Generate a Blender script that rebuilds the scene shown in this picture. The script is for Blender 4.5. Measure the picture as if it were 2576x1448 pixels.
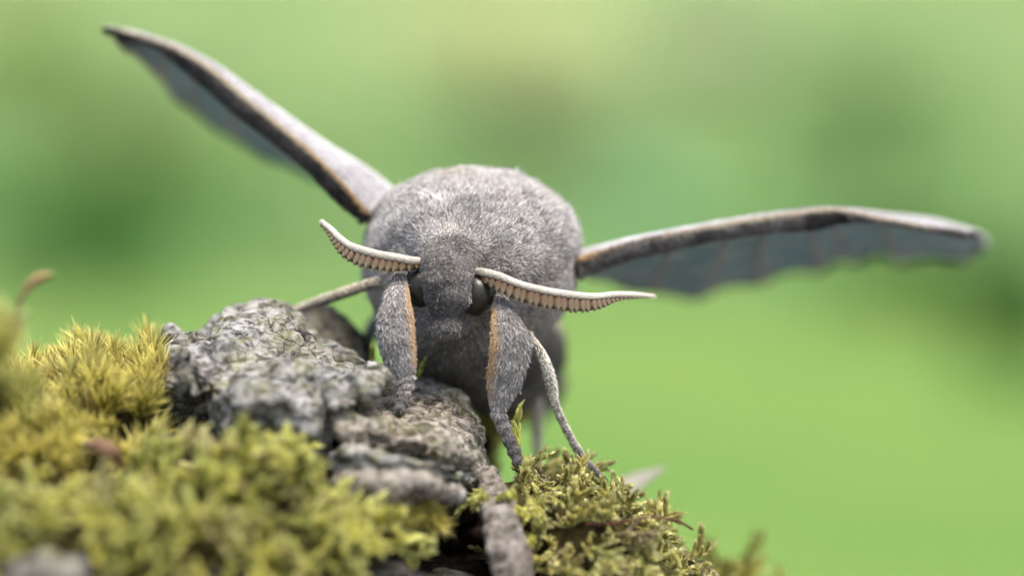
import bpy, bmesh, math, random
import numpy as np
from mathutils import Vector, Matrix, Quaternion

# ---------------------------------------------------------------- camera, sky, sun, exposure (1 unit = 1 cm)
for o in list(bpy.data.objects):
    bpy.data.objects.remove(o)
scene = bpy.context.scene
COL = scene.collection
scene.unit_settings.scale_length = 0.01
CAM_D = 20.0
cam_data = bpy.data.cameras.new('camera')
cam_data.sensor_width = 36.0
cam_data.lens = 36.0 * CAM_D / 7.0
cam_data.clip_start = 0.5
cam_data.clip_end = 60000
cam_data.dof.use_dof = True
cam_data.dof.focus_distance = CAM_D + 0.05
cam_data.dof.aperture_fstop = (cam_data.lens * 1e-3) / 1.0      # 10 mm wide opening
cam = bpy.data.objects.new('camera', cam_data)
cam.location = (0, -CAM_D, 0)
cam.rotation_euler = (math.radians(90), 0, 0)
COL.objects.link(cam)
scene.camera = cam

SUN_EL, SUN_AZ = math.radians(68), math.radians(140)      # azimuth measured from +y (away from the camera) towards +x
world = bpy.data.worlds.new('World')
scene.world = world
world.use_nodes = True
wn = world.node_tree
sky = wn.nodes.new('ShaderNodeTexSky')
sky.sky_type = 'NISHITA'
sky.sun_disc = False
sky.sun_elevation = SUN_EL
sky.sun_rotation = SUN_AZ
sky.air_density = 1.0
sky.dust_density = 4.0
bgn = wn.nodes['Background']
bgn.inputs['Strength'].default_value = 0.095
wn.links.new(sky.outputs[0], bgn.inputs['Color'])

sd = bpy.data.lights.new('sun', 'SUN')
sd.energy = 1.5
sd.angle = math.radians(25)
sd.color = (1.0, 0.93, 0.83)
sun = bpy.data.objects.new('sun', sd)
sdir = Vector((math.sin(SUN_AZ) * math.cos(SUN_EL), math.cos(SUN_AZ) * math.cos(SUN_EL), math.sin(SUN_EL)))
sun.rotation_euler = sdir.to_track_quat('Z', 'Y').to_euler()
COL.objects.link(sun)

scene.view_settings.view_transform = 'Standard'
scene.view_settings.look = 'None'
scene.view_settings.exposure = 1.82
scene.view_settings.gamma = 1.0
scene.view_settings.use_curve_mapping = False
scene.render.engine = 'CYCLES'
scene.cycles.use_denoising = True
scene.cycles.max_bounces = 6
scene.cycles.transparent_max_bounces = 4
scene.cycles.use_adaptive_sampling = True
scene.cycles.adaptive_threshold = 0.012
scene.cycles_curves.shape = 'RIBBONS'
scene.render.hair_type = 'STRIP'

rng = np.random.default_rng(7)
random.seed(7)
S0 = 3.5 / 1288.0

def P(u, v, y=0.0):
    """a point at depth y that the photograph shows at (u, v), measured on a 2576 x 1448 picture"""
    k = S0 * (CAM_D + y) / CAM_D
    return Vector(((u - 1288.0) * k, y, -(v - 724.0) * k))

def PA(a):
    a = np.asarray(a, float)
    k = S0 * (CAM_D + a[:, 2]) / CAM_D
    return np.stack([(a[:, 0] - 1288.0) * k, a[:, 2], -(a[:, 1] - 724.0) * k], 1)

# ---------------------------------------------------------------- helpers: noise
def _hash(ix, iy, iz, seed):
    h = (ix.astype(np.int64) * 374761393 + iy.astype(np.int64) * 668265263 + iz.astype(np.int64) * 2147483647 + seed * 1274126177) & 0x7fffffff
    h = ((h ^ (h >> 13)) * 1274126177) & 0x7fffffff
    h = (h ^ (h >> 16)) & 0xffff
    return h / 65535.0

def vnoise(p, seed=0):
    f = np.floor(p)
    t = p - f
    t = t * t * t * (t * (t * 6 - 15) + 10)
    i = f.astype(np.int64)
    r = 0.0
    for dx in (0, 1):
        wx = t[:, 0] if dx else 1 - t[:, 0]
        for dy in (0, 1):
            wy = t[:, 1] if dy else 1 - t[:, 1]
            for dz in (0, 1):
                wz = t[:, 2] if dz else 1 - t[:, 2]
                r = r + wx * wy * wz * _hash(i[:, 0] + dx, i[:, 1] + dy, i[:, 2] + dz, seed)
    return r * 2 - 1

def fbm(p, octaves=5, seed=0, gain=0.5, ridged=False):
    a, s, r = 1.0, 1.0, np.zeros(len(p))
    for o in range(octaves):
        n = vnoise(p * s + o * 17.3, seed + o)
        r += a * ((1 - 2 * np.abs(n)) if ridged else n)
        a *= gain
        s *= 2.03
    return r

# ---------------------------------------------------------------- helpers: objects
def link(o, parent=None):
    COL.objects.link(o)
    if parent is not None:
        o.parent = parent
    return o

def empty(name, loc, label=None, cat=None, group=None):
    o = bpy.data.objects.new(name, None)
    o.location = loc
    o.empty_display_size = 0.2
    COL.objects.link(o)
    if label: o['label'] = label
    if cat: o['category'] = cat
    if group: o['group'] = group
    return o

def mesh_from(name, verts, faces, smooth=True):
    me = bpy.data.meshes.new(name)
    me.from_pydata([tuple(v) for v in verts], [], [tuple(f) for f in faces])
    if smooth:
        me.polygons.foreach_set('use_smooth', [True] * len(me.polygons))
    me.update()
    return me

def mobj(name, me, mats=None, parent=None, world_coords=True):
    """one mesh object; its vertices are in world coordinates, so undo the parent's place"""
    o = bpy.data.objects.new(name, me)
    if mats is not None:
        for m in (mats if isinstance(mats, (list, tuple)) else [mats]):
            me.materials.append(m)
    link(o, parent)
    if parent is not None and world_coords:
        off = Vector((0, 0, 0))
        q = parent
        while q is not None:
            off += q.location
            q = q.parent
        o.location = -off
    return o

def verts_of(me):
    a = np.empty(len(me.vertices) * 3)
    me.vertices.foreach_get('co', a)
    return a.reshape(-1, 3)

def normals_of(me):
    a = np.empty(len(me.vertices) * 3)
    me.vertices.foreach_get('normal', a)
    return a.reshape(-1, 3)

def set_verts(me, a):
    me.vertices.foreach_set('co', a.reshape(-1))
    me.update()

def remesh(bm, voxel, smooth=0, name='tmp'):
    me = bpy.data.meshes.new(name)
    bm.to_mesh(me)
    bm.free()
    o = bpy.data.objects.new(name, me)
    COL.objects.link(o)
    m = o.modifiers.new('r', 'REMESH')
    m.mode = 'VOXEL'
    m.voxel_size = voxel
    if smooth:
        s = o.modifiers.new('s', 'SMOOTH')
        s.factor = 0.5
        s.iterations = smooth
    dg = bpy.context.evaluated_depsgraph_get()
    out = bpy.data.meshes.new_from_object(o.evaluated_get(dg))
    bpy.data.objects.remove(o)
    bpy.data.meshes.remove(me)
    out.polygons.foreach_set('use_smooth', [True] * len(out.polygons))
    out.name = name
    out.materials.clear()
    return out

def ball(bm, c, r, rot=None, e=1.0):
    m = Matrix.Translation(Vector(c))
    if rot is not None:
        m = m @ rot
    m = m @ Matrix.Diagonal(Vector((r[0], r[1], r[2], 1)))
    g = bmesh.ops.create_icosphere(bm, subdivisions=3 if e == 1 else 4, radius=1.0)['verts']
    for q in g:
        if e != 1:
            q.co = Vector([math.copysign(abs(x) ** e, x) for x in q.co])
        q.co = m @ q.co

def hull(bm, pts):
    vs = [bm.verts.new(Vector(p)) for p in pts]
    g = bmesh.ops.convex_hull(bm, input=vs)
    inner = [e for e in g['geom_interior'] + g['geom_unused'] if isinstance(e, bmesh.types.BMVert)]
    if inner:
        bmesh.ops.delete(bm, geom=list(set(inner)), context='VERTS')

def sample(me, n, keep=None):
    """random points on a mesh: position, normal"""
    me.calc_loop_triangles()
    v = verts_of(me)
    vn = normals_of(me)
    t = np.empty(len(me.loop_triangles) * 3, int)
    me.loop_triangles.foreach_get('vertices', t)
    t = t.reshape(-1, 3)
    a, b, c = v[t[:, 0]], v[t[:, 1]], v[t[:, 2]]
    ar = np.linalg.norm(np.cross(b - a, c - a), axis=1)
    if keep is not None:
        ar = ar * keep((a + b + c) / 3, vn[t].mean(1))
    i = rng.choice(len(t), n, p=ar / ar.sum())
    r1, r2 = rng.random(n), rng.random(n)
    s = np.sqrt(r1)
    w = np.stack([1 - s, s * (1 - r2), s * r2], 1)[:, :, None]
    p = (v[t[i]] * w).sum(1)
    nn = (vn[t[i]] * w).sum(1)
    nn /= np.linalg.norm(nn, axis=1, keepdims=True) + 1e-9
    return p, nn

def unit(a):
    return a / (np.linalg.norm(a, axis=1, keepdims=True) + 1e-9)

def fur(name, parent, p, n, flow, lift, length, width, col, mat, tip=1.35, root=0.45, k=4, bend=0.6):
    """fine hairs as curves: roots p, normals n, flow = direction they are combed"""
    N = len(p)
    flow = flow - n * (flow * n).sum(1, keepdims=True)
    flow = unit(flow)
    L = length[:, None] if isinstance(length, np.ndarray) else np.full((N, 1), length)
    lf = lift[:, None] if isinstance(lift, np.ndarray) else np.full((N, 1), lift)
    d0 = unit(flow + n * (lf + bend * 0.5))
    d1 = unit(flow + n * max(0.02, 0.1))
    pts = np.empty((N, k, 3))
    pts[:, 0] = p - n * 0.01
    seg = L / (k - 1)
    for j in range(1, k):
        t = (j - 1) / (k - 2) if k > 2 else 0
        d = unit(d0 * (1 - t * bend) + d1 * t * bend)
        pts[:, j] = pts[:, j - 1] + d * seg
    cu = bpy.data.hair_curves.new(name)
    cu.add_curves([k] * N)
    cu.attributes['position'].data.foreach_set('vector', pts.reshape(-1).astype(np.float32))
    rad = np.tile(np.linspace(1, 0.25, k), (N, 1)) * (width * (0.6 + 0.8 * rng.random((N, 1)))) * 0.5
    ra = cu.attributes.get('radius') or cu.attributes.new('radius', 'FLOAT', 'POINT')
    ra.data.foreach_set('value', rad.reshape(-1).astype(np.float32))
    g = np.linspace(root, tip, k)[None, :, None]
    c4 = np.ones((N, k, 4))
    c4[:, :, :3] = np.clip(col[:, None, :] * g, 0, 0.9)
    ca = cu.attributes.new('tint', 'FLOAT_COLOR', 'POINT')
    ca.data.foreach_set('color', c4.reshape(-1).astype(np.float32))
    cu.materials.append(mat)
    o = bpy.data.objects.new(name, cu)
    o['kind'] = 'stuff'
    link(o, parent)
    off = Vector((0, 0, 0))
    q = parent
    while q is not None:
        off += q.location
        q = q.parent
    o.location = -off
    return o

def interp(stations, n, smooth=True):
    """smooth resampling of rows (Catmull-Rom)"""
    a = np.asarray(stations, float)
    m = len(a)
    t = np.linspace(0, m - 1, n)
    i = np.clip(np.floor(t).astype(int), 0, m - 2)
    f = (t - i)[:, None]
    p0 = a[np.clip(i - 1, 0, m - 1)]
    p1, p2 = a[i], a[i + 1]
    p3 = a[np.clip(i + 2, 0, m - 1)]
    return 0.5 * (2 * p1 + (p2 - p0) * f + (2 * p0 - 5 * p1 + 4 * p2 - p3) * f ** 2 + (3 * p1 - p0 - 3 * p2 + p3) * f ** 3)

def tube(name, pts, rx, ry=None, sides=14, up=(0, 1, 0), cap=True):
    """tapering tube through pts; rx across (perpendicular to up), ry along up"""
    pts = np.asarray(pts, float)
    n = len(pts)
    rx = np.asarray(rx, float) * np.ones(n)
    ry = rx if ry is None else np.asarray(ry, float) * np.ones(n)
    tg = unit(np.gradient(pts, axis=0))
    u = np.tile(np.asarray(up, float), (n, 1))
    a = unit(np.cross(tg, u))
    b = unit(np.cross(a, tg))
    th = np.linspace(0, 2 * np.pi, sides, endpoint=False)
    V = (pts[:, None] + a[:, None] * (np.cos(th)[None, :, None] * rx[:, None, None]) + b[:, None] * (np.sin(th)[None, :, None] * ry[:, None, None])).reshape(-1, 3)
    F = []
    for i in range(n - 1):
        for j in range(sides):
            k = (j + 1) % sides
            F.append((i * sides + j, i * sides + k, (i + 1) * sides + k, (i + 1) * sides + j))
    if cap:
        F.append(tuple(range(sides))[::-1])
        F.append(tuple((n - 1) * sides + j for j in range(sides)))
    c0 = pts[n // 2]
    f0 = F[(n // 2 - 1) * sides]
    fc = (V[f0[0]] + V[f0[2]]) / 2
    if np.dot(np.cross(V[f0[1]] - V[f0[0]], V[f0[3]] - V[f0[0]]), fc - (pts[n // 2 - 1] + pts[n // 2]) / 2) < 0:
        F = [f[::-1] for f in F]
    return mesh_from(name, V, F)

# ---------------------------------------------------------------- helpers: materials
def mat(name):
    m = bpy.data.materials.new(name)
    m.use_nodes = True
    nt = m.node_tree
    return m, nt, nt.nodes['Principled BSDF'], nt.nodes['Material Output']

def ramp(nt, fac, stops):
    r = nt.nodes.new('ShaderNodeValToRGB')
    e = r.color_ramp.elements
    while len(e) < len(stops):
        e.new(0.5)
    for x, (p, c) in zip(e, stops):
        x.position = p
        x.color = (*c, 1) if len(c) == 3 else c
    nt.links.new(fac, r.inputs[0])
    return r.outputs[0]

def noise_tex(nt, scale, detail=6, rough=0.6, coord='Object', dist=0.0, vec=None):
    t = nt.nodes.new('ShaderNodeTexNoise')
    t.inputs['Scale'].default_value = scale
    t.inputs['Detail'].default_value = detail
    t.inputs['Roughness'].default_value = rough
    t.inputs['Distortion'].default_value = dist
    if vec is None:
        c = nt.nodes.new('ShaderNodeTexCoord')
        vec = c.outputs[coord]
    nt.links.new(vec, t.inputs['Vector'])
    return t.outputs['Fac']

def mix(nt, fac, a, b, mode='MIX'):
    m = nt.nodes.new('ShaderNodeMix')
    m.data_type = 'RGBA'
    m.blend_type = mode
    for sock, val in ((m.inputs[0], fac), (m.inputs[6], a), (m.inputs[7], b)):
        if hasattr(val, 'links'):
            nt.links.new(val, sock)
        else:
            sock.default_value = val if not isinstance(val, tuple) else (*val, 1)
    return m.outputs[2]

def bump(nt, h, strength, dist, bsdf, prev=None):
    b = nt.nodes.new('ShaderNodeBump')
    b.inputs['Strength'].default_value = strength
    b.inputs['Distance'].default_value = dist
    nt.links.new(h, b.inputs['Height'])
    if prev is not None:
        nt.links.new(prev, b.inputs['Normal'])
    nt.links.new(b.outputs[0], bsdf.inputs['Normal'])
    return b.outputs[0]

def fur_material(name):
    m, nt, bs, out = mat(name)
    a = nt.nodes.new('ShaderNodeAttribute')
    a.attribute_name = 'tint'
    nt.links.new(a.outputs['Color'], bs.inputs['Base Color'])
    bs.inputs['Roughness'].default_value = 0.55
    bs.inputs['Specular IOR Level'].default_value = 0.15
    tr = nt.nodes.new('ShaderNodeBsdfTranslucent')
    nt.links.new(a.outputs['Color'], tr.inputs['Color'])
    mx = nt.nodes.new('ShaderNodeMixShader')
    mx.inputs[0].default_value = 0.15
    nt.links.new(bs.outputs[0], mx.inputs[1])
    nt.links.new(tr.outputs[0], mx.inputs[2])
    nt.links.new(mx.outputs[0], out.inputs[0])
    return m

def plain(name, c1, c2, scale=20, rough=0.6, spec=0.3, bmp=0.0, bdist=0.01):
    m, nt, bs, out = mat(name)
    f = noise_tex(nt, scale)
    nt.links.new(ramp(nt, f, [(0.3, c1), (0.7, c2)]), bs.inputs['Base Color'])
    bs.inputs['Roughness'].default_value = rough
    bs.inputs['Specular IOR Level'].default_value = spec
    if bmp:
        bump(nt, f, bmp, bdist, bs)
    return m

FUR = fur_material('fur')
SKIN = plain('moth_skin', (0.05, 0.047, 0.046), (0.10, 0.095, 0.092), 30, 0.8, 0.1)

def bark_material(name, dark, mid, pale, algae=0.25, crack=9.0, pale_bias=0.0):
    m, nt, bs, out = mat(name)
    mp = nt.nodes.new('ShaderNodeMapping'); mp.inputs['Scale'].default_value = (0.8, 1.0, 1.25); mp.inputs['Rotation'].default_value = (0, 0.5, 0)
    nt.links.new(nt.nodes.new('ShaderNodeTexCoord').outputs['Object'], mp.inputs['Vector'])
    tc = mp.outputs[0]
    big = noise_tex(nt, 2.2, 4, 0.6, vec=tc)
    fine = noise_tex(nt, 13, 9, 0.72, vec=tc, dist=0.6)
    mg = nt.nodes.new('ShaderNodeMapping'); mg.inputs['Scale'].default_value = (0.28, 1.0, 1.6)
    nt.links.new(tc, mg.inputs['Vector'])
    grain = noise_tex(nt, 42, 6, 0.75, vec=mg.outputs[0])
    c = ramp(nt, fine, [(0.38 - pale_bias, dark), (0.47 - pale_bias, mid), (0.57 - pale_bias, pale)])
    warm = ramp(nt, big, [(0.42, (1, 1, 1)), (0.66, (0.94, 0.88, 0.80))])
    c = mix(nt, 1.0, c, warm, 'MULTIPLY')
    ag = ramp(nt, noise_tex(nt, 5.5, 7, 0.75, vec=tc, dist=1.0), [(0.48, (0, 0, 0)), (0.62, (algae,) * 3)])
    c = mix(nt, ag, c, (0.17, 0.19, 0.05))
    # cracks
    wob = nt.nodes.new('ShaderNodeMix'); wob.data_type = 'VECTOR'
    nz = nt.nodes.new('ShaderNodeTexNoise'); nz.inputs['Scale'].default_value = 4; nz.inputs['Detail'].default_value = 4
    nt.links.new(tc, nz.inputs['Vector'])
    wob.inputs[0].default_value = 0.10
    nt.links.new(tc, wob.inputs[4]); nt.links.new(nz.outputs['Color'], wob.inputs[5])
    vo = nt.nodes.new('ShaderNodeTexVoronoi'); vo.feature = 'DISTANCE_TO_EDGE'; vo.inputs['Scale'].default_value = crack * 0.45
    nt.links.new(wob.outputs[1], vo.inputs['Vector'])
    cr = ramp(nt, vo.outputs['Distance'], [(0.0, (0.40, 0.40, 0.40)), (0.02, (1, 1, 1))])
    gate = ramp(nt, big, [(0.50, (1, 1, 1)), (0.58, (0, 0, 0))])
    cr2 = mix(nt, gate, cr, (1.0, 1.0, 1.0), 'MIX')
    c = mix(nt, 1.0, c, cr2, 'MULTIPLY')
    # black pinhead dots
    v2 = nt.nodes.new('ShaderNodeTexVoronoi'); v2.inputs['Scale'].default_value = 15
    nt.links.new(tc, v2.inputs['Vector'])
    dots = ramp(nt, v2.outputs['Distance'], [(0.10, (0.2, 0.2, 0.2)), (0.16, (1, 1, 1))])
    c = mix(nt, ramp(nt, noise_tex(nt, 3.5, 2, 0.5, vec=tc), [(0.5, (0, 0, 0)), (0.6, (1, 1, 1))]), c, mix(nt, 1.0, c, dots, 'MULTIPLY'))
    nt.links.new(c, bs.inputs['Base Color'])
    bs.inputs['Roughness'].default_value = 0.85
    bs.inputs['Specular IOR Level'].default_value = 0.2
    b1 = bump(nt, fine, 0.6, 0.04, bs)
    b2 = bump(nt, cr2, 0.6, 0.03, bs, b1)
    bump(nt, grain, 0.7, 0.02, bs, b2)
    return m

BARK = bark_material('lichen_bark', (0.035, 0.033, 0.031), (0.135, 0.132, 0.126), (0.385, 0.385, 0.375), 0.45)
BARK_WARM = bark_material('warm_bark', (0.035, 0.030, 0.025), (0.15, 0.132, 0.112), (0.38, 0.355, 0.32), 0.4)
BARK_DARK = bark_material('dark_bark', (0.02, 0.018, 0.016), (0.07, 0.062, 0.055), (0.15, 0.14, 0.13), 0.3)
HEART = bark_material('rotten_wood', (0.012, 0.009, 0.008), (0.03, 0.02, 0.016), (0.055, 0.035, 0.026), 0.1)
STRIP = bark_material('pink_grey_bark', (0.05, 0.042, 0.036), (0.17, 0.148, 0.132), (0.32, 0.29, 0.265), 0.1)

def leaf_material(name, c_base, c_tip, c_alt, translucent=0.45, rough=0.45):
    """colour runs along each leaf (attribute along), differs per shoot"""
    m, nt, bs, out = mat(name)
    a = nt.nodes.new('ShaderNodeAttribute'); a.attribute_name = 'along'
    oi = nt.nodes.new('ShaderNodeObjectInfo')
    base = ramp(nt, oi.outputs['Random'], [(0.0, c_base), (0.55, c_alt), (0.86, c_alt), (0.90, (0.13, 0.075, 0.022)), (1.0, (0.17, 0.10, 0.03))])
    pw = nt.nodes.new('ShaderNodeMath'); pw.operation = 'POWER'; pw.inputs[1].default_value = 1.6
    nt.links.new(a.outputs['Fac'], pw.inputs[0])
    c = mix(nt, pw.outputs[0], base, c_tip)
    hs = nt.nodes.new('ShaderNodeHueSaturation')
    mr = nt.nodes.new('ShaderNodeMapRange'); mr.inputs['To Min'].default_value = 0.40; mr.inputs['To Max'].default_value = 1.45
    a2 = nt.nodes.new('ShaderNodeAttribute'); a2.attribute_name = 'leaf_random'
    nt.links.new(a2.outputs['Fac'], mr.inputs['Value'])
    nt.links.new(mr.outputs[0], hs.inputs['Value']); nt.links.new(c, hs.inputs['Color'])
    nt.links.new(hs.outputs[0], bs.inputs['Base Color'])
    bs.inputs['Roughness'].default_value = rough
    bs.inputs['Specular IOR Level'].default_value = 0.35
    tr = nt.nodes.new('ShaderNodeBsdfTranslucent')
    nt.links.new(hs.outputs[0], tr.inputs['Color'])
    mx = nt.nodes.new('ShaderNodeMixShader'); mx.inputs[0].default_value = translucent
    nt.links.new(bs.outputs[0], mx.inputs[1]); nt.links.new(tr.outputs[0], mx.inputs[2])
    nt.links.new(mx.outputs[0], out.inputs[0])
    return m

MOSS_GOLD = leaf_material('golden_moss', (0.11, 0.14, 0.004), (0.90, 0.80, 0.28), (0.30, 0.275, 0.006))
MOSS_FEATHER = leaf_material('feather_moss', (0.24, 0.29, 0.004), (0.92, 0.90, 0.42), (0.50, 0.48, 0.012))
MOSS_BRAID = leaf_material('braided_moss', (0.25, 0.27, 0.014), (0.90, 0.86, 0.50), (0.44, 0.40, 0.06))
SOIL = plain('moss_litter', (0.012, 0.010, 0.005), (0.05, 0.04, 0.012), 12, 0.95, 0.05, 0.8, 0.05)

# ---------------------------------------------------------------- ground and far hillside
def ground_z(x, y):
    z = -60 + np.clip((y - 300) / 3000, 0, 1) ** 1.3 * 55
    z = z + np.clip((y - 3000) / 6000, 0, 1) ** 1.4 * 1300
    z = z + np.clip((y - 9000) / 20000, 0, 1) * 900
    return z

ys = np.concatenate([np.linspace(-3000, 0, 12), np.linspace(100, 3000, 40), np.linspace(3100, 9500, 60), np.linspace(10000, 45000, 30)])
xs = np.linspace(-1, 1, 61)
V, F = [], []
for y in ys:
    w = 1500 + abs(y) * 0.9
    X = xs * w
    Z = ground_z(X, np.full_like(X, y)) + 14 * np.sin(X * 0.004 + y * 0.002) * min(1, max(0, (y - 2000) / 3000))
    V += list(zip(X, np.full_like(X, y), Z))
n = len(xs)
for i in range(len(ys) - 1):
    for j in range(n - 1):
        F.append((i * n + j, i * n + j + 1, (i + 1) * n + j + 1, (i + 1) * n + j))
m, nt, bs, out = mat('meadow_grass')
tc = nt.nodes.new('ShaderNodeTexCoord').outputs['Object']
f1 = noise_tex(nt, 0.006, 3, 0.55, vec=tc)
f2 = noise_tex(nt, 0.35, 6, 0.7, vec=tc)
lawn = ramp(nt, f1, [(0.34, (0.078, 0.175, 0.036)), (0.5, (0.13, 0.225, 0.044)), (0.66, (0.17, 0.245, 0.055))])
hill = ramp(nt, f1, [(0.36, (0.055, 0.128, 0.034)), (0.5, (0.092, 0.170, 0.048)), (0.64, (0.140, 0.195, 0.07))])
sx = nt.nodes.new('ShaderNodeSeparateXYZ'); nt.links.new(tc, sx.inputs[0])
mr = nt.nodes.new('ShaderNodeMapRange'); mr.inputs['From Min'].default_value = 2600; mr.inputs['From Max'].default_value = 3300
nt.links.new(sx.outputs['Y'], mr.inputs['Value'])
c = mix(nt, mr.outputs[0], lawn, hill)
mr2 = nt.nodes.new('ShaderNodeMapRange'); mr2.inputs['From Min'].default_value = 4600; mr2.inputs['From Max'].default_value = 6200
nt.links.new(sx.outputs['Y'], mr2.inputs['Value'])
c = mix(nt, mr2.outputs[0], c, ramp(nt, f1, [(0.38, (0.105, 0.182, 0.06)), (0.62, (0.19, 0.25, 0.098))]))
c = mix(nt, 0.5, c, ramp(nt, f2, [(0.3, (0.5, 0.5, 0.5)), (0.7, (1.0, 1.0, 1.0))]), 'MULTIPLY')
nt.links.new(c, bs.inputs['Base Color'])
bs.inputs['Roughness'].default_value = 0.9
bs.inputs['Specular IOR Level'].default_value = 0.1
bump(nt, f2, 0.6, 2.0, bs)
g = mobj('ground', mesh_from('ground', V, F), m)
g['kind'] = 'structure'
g['label'] = 'bright blurred green meadow rising into a hillside behind the moth'

xs_, ys_ = np.linspace(-1400, 1400, 40), np.linspace(-1500, 380, 24)
V = [(x, y + 30 * math.sin(x * .004), -59.2) for y in ys_ for x in xs_]
F = [(i * 40 + j, i * 40 + j + 1, (i + 1) * 40 + j + 1, (i + 1) * 40 + j) for i in range(23) for j in range(39)]
g = mobj('bounce_sheet', mesh_from('bounce_sheet', V, F), plain('bounce_grey', (0.12, 0.118, 0.112), (0.24, 0.235, 0.225), 0.6, 0.95, 0.1, 0.8, 1.0))  # added grey sheet out of view, bounces neutral light up at the moth
g['kind'] = 'structure'

# ---------------------------------------------------------------- blurred shrubs and trees far behind
def shrub(name, u, v, y, wpx, hpx, c1, c2, label, n=1200, cat='shrub', leaf=14, group='blurred shrubs behind the moth'):
    k = S0 * (CAM_D + y) / CAM_D
    c = P(u, v, y)
    rx, rz = wpx * k / 2, hpx * k / 2
    ry = min(rx, rz) * 1.0
    gz = float(ground_z(np.array([c.x]), np.array([c.y]))[0])
    root = empty(name, (c.x, c.y, gz), label, cat, group)
    m, nt, bs, out = mat(name + '_leaves')
    a = nt.nodes.new('ShaderNodeAttribute'); a.attribute_name = 'leaf_random'
    nt.links.new(mix(nt, a.outputs['Fac'], c1, c2), bs.inputs['Base Color'])
    bs.inputs['Roughness'].default_value = 0.6
    bs.inputs['Specular IOR Level'].default_value = 0.2
    tr = nt.nodes.new('ShaderNodeBsdfTranslucent'); nt.links.new(bs.inputs['Base Color'].links[0].from_socket, tr.inputs['Color'])
    mx = nt.nodes.new('ShaderNodeMixShader'); mx.inputs[0].default_value = 0.4
    nt.links.new(bs.outputs[0], mx.inputs[1]); nt.links.new(tr.outputs[0], mx.inputs[2]); nt.links.new(mx.outputs[0], out.inputs[0])
    d = unit(rng.normal(size=(n, 3)))
    lob = 0.8 + 0.35 * fbm(d * 2.2, 3, int(u) % 97)
    r = (rng.random(n) ** 0.45) * lob
    p = d * r[:, None] * np.array([rx, ry, rz]) + np.array(c)
    p = p[p[:, 2] > gz + 2]
    n = len(p)
    ax = unit(rng.normal(size=(n, 3)) + np.array([0, 0, -0.3]))
    sd_ = unit(np.cross(ax, rng.normal(size=(n, 3))))
    L = leaf * (0.6 + 0.8 * rng.random(n))[:, None]
    W = L * 0.32
    V = np.stack([p - ax * L / 2, p + sd_ * W, p + ax * L / 2, p - sd_ * W], 1).reshape(-1, 3)
    me = mesh_from('crown', V, np.arange(n * 4).reshape(-1, 4), False)
    at = me.attributes.new('leaf_random', 'FLOAT', 'POINT')
    at.data.foreach_set('value', np.repeat(rng.random(n), 4).astype(np.float32))
    mobj('crown', me, m, root)
    # trunk with limbs
    bm = bmesh.new()
    me2 = tube('trunk', [(c.x, c.y, gz - 5), (c.x + 4, c.y, (gz + c.z) / 2), (c.x, c.y + 5, c.z + rz * 0.5)], [rx * 0.07 + 2, rx * 0.05 + 1.5, 1.0], sides=8)
    tk = mobj('trunk', me2, WOOD, root)
    for q in range(5):
        an = q * 1.26 + u
        z0 = c.z - rz * 0.3 + q * rz * 0.12
        e = (c.x + math.cos(an) * rx * 0.6, c.y + math.sin(an) * ry * 0.6, z0 + rz * 0.5)
        mobj('limb', tube('limb', [(c.x + 2, c.y, z0), ((c.x + e[0]) / 2, (c.y + e[1]) / 2, z0 + rz * 0.18), e], [2.2, 1.6, 0.6], sides=6), WOOD, tk)
    return root

WOOD = plain('shrub_wood', (0.05, 0.04, 0.03), (0.12, 0.10, 0.08), 0.5, 0.9, 0.1)
SHRUBS = [
    ('shrub', 2200, 270, 4300, 760, 560, (0.085, 0.19, 0.045), (0.15, 0.29, 0.07), 'dark green blurred shrub in the upper right behind the wing', 1200),
    ('shrub', 2570, 780, 1500, 330, 420, (0.03, 0.11, 0.015), (0.07, 0.19, 0.026), 'very dark green blurred bush at the right edge below the wing tip', 1200),
    ('shrub', 330, 320, 4200, 800, 480, (0.11, 0.17, 0.03), (0.19, 0.27, 0.05), 'olive green blurred shrub behind the raised left wing', 1200),
    ('shrub', 200, 590, 2600, 900, 280, (0.045, 0.17, 0.03), (0.10, 0.27, 0.05), 'deep green blurred bush low at the left edge', 2200),
    ('shrub', 1370, 330, 4600, 560, 260, (0.18, 0.24, 0.10), (0.36, 0.42, 0.22), 'greyish green blurred shrub above the moth\'s back', 2200),
    ('shrub', 1620, 520, 3700, 260, 170, (0.28, 0.58, 0.36), (0.42, 0.74, 0.52), 'small mint green blurred bush right of the moth\'s back', 1200),
    ('shrub', 1250, 70, 5200, 900, 330, (0.62, 0.64, 0.30), (0.85, 0.85, 0.55), 'pale yellow green blurred shrub at the top centre', 3200),
    ('shrub', 720, 560, 4000, 460, 260, (0.04, 0.13, 0.02), (0.10, 0.22, 0.035), 'mid green blurred bush under the raised left wing', 1200),
    ('shrub', 1800, 120, 5600, 420, 240, (0.36, 0.42, 0.24), (0.62, 0.64, 0.44), 'pale greyish blurred shrub high between centre and right wing', 2600),
    ('shrub', 2280, 660, 2500, 620, 190, (0.05, 0.16, 0.03), (0.11, 0.26, 0.05), 'low mid green blurred hedge bush beneath the right wing tip', 1300),
    ('shrub', 60, 110, 5000, 420, 260, (0.20, 0.28, 0.05), (0.32, 0.40, 0.09), 'yellowish green blurred shrub in the top left corner', 1600),
]
for a in SHRUBS:
    shrub(*a)

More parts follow.
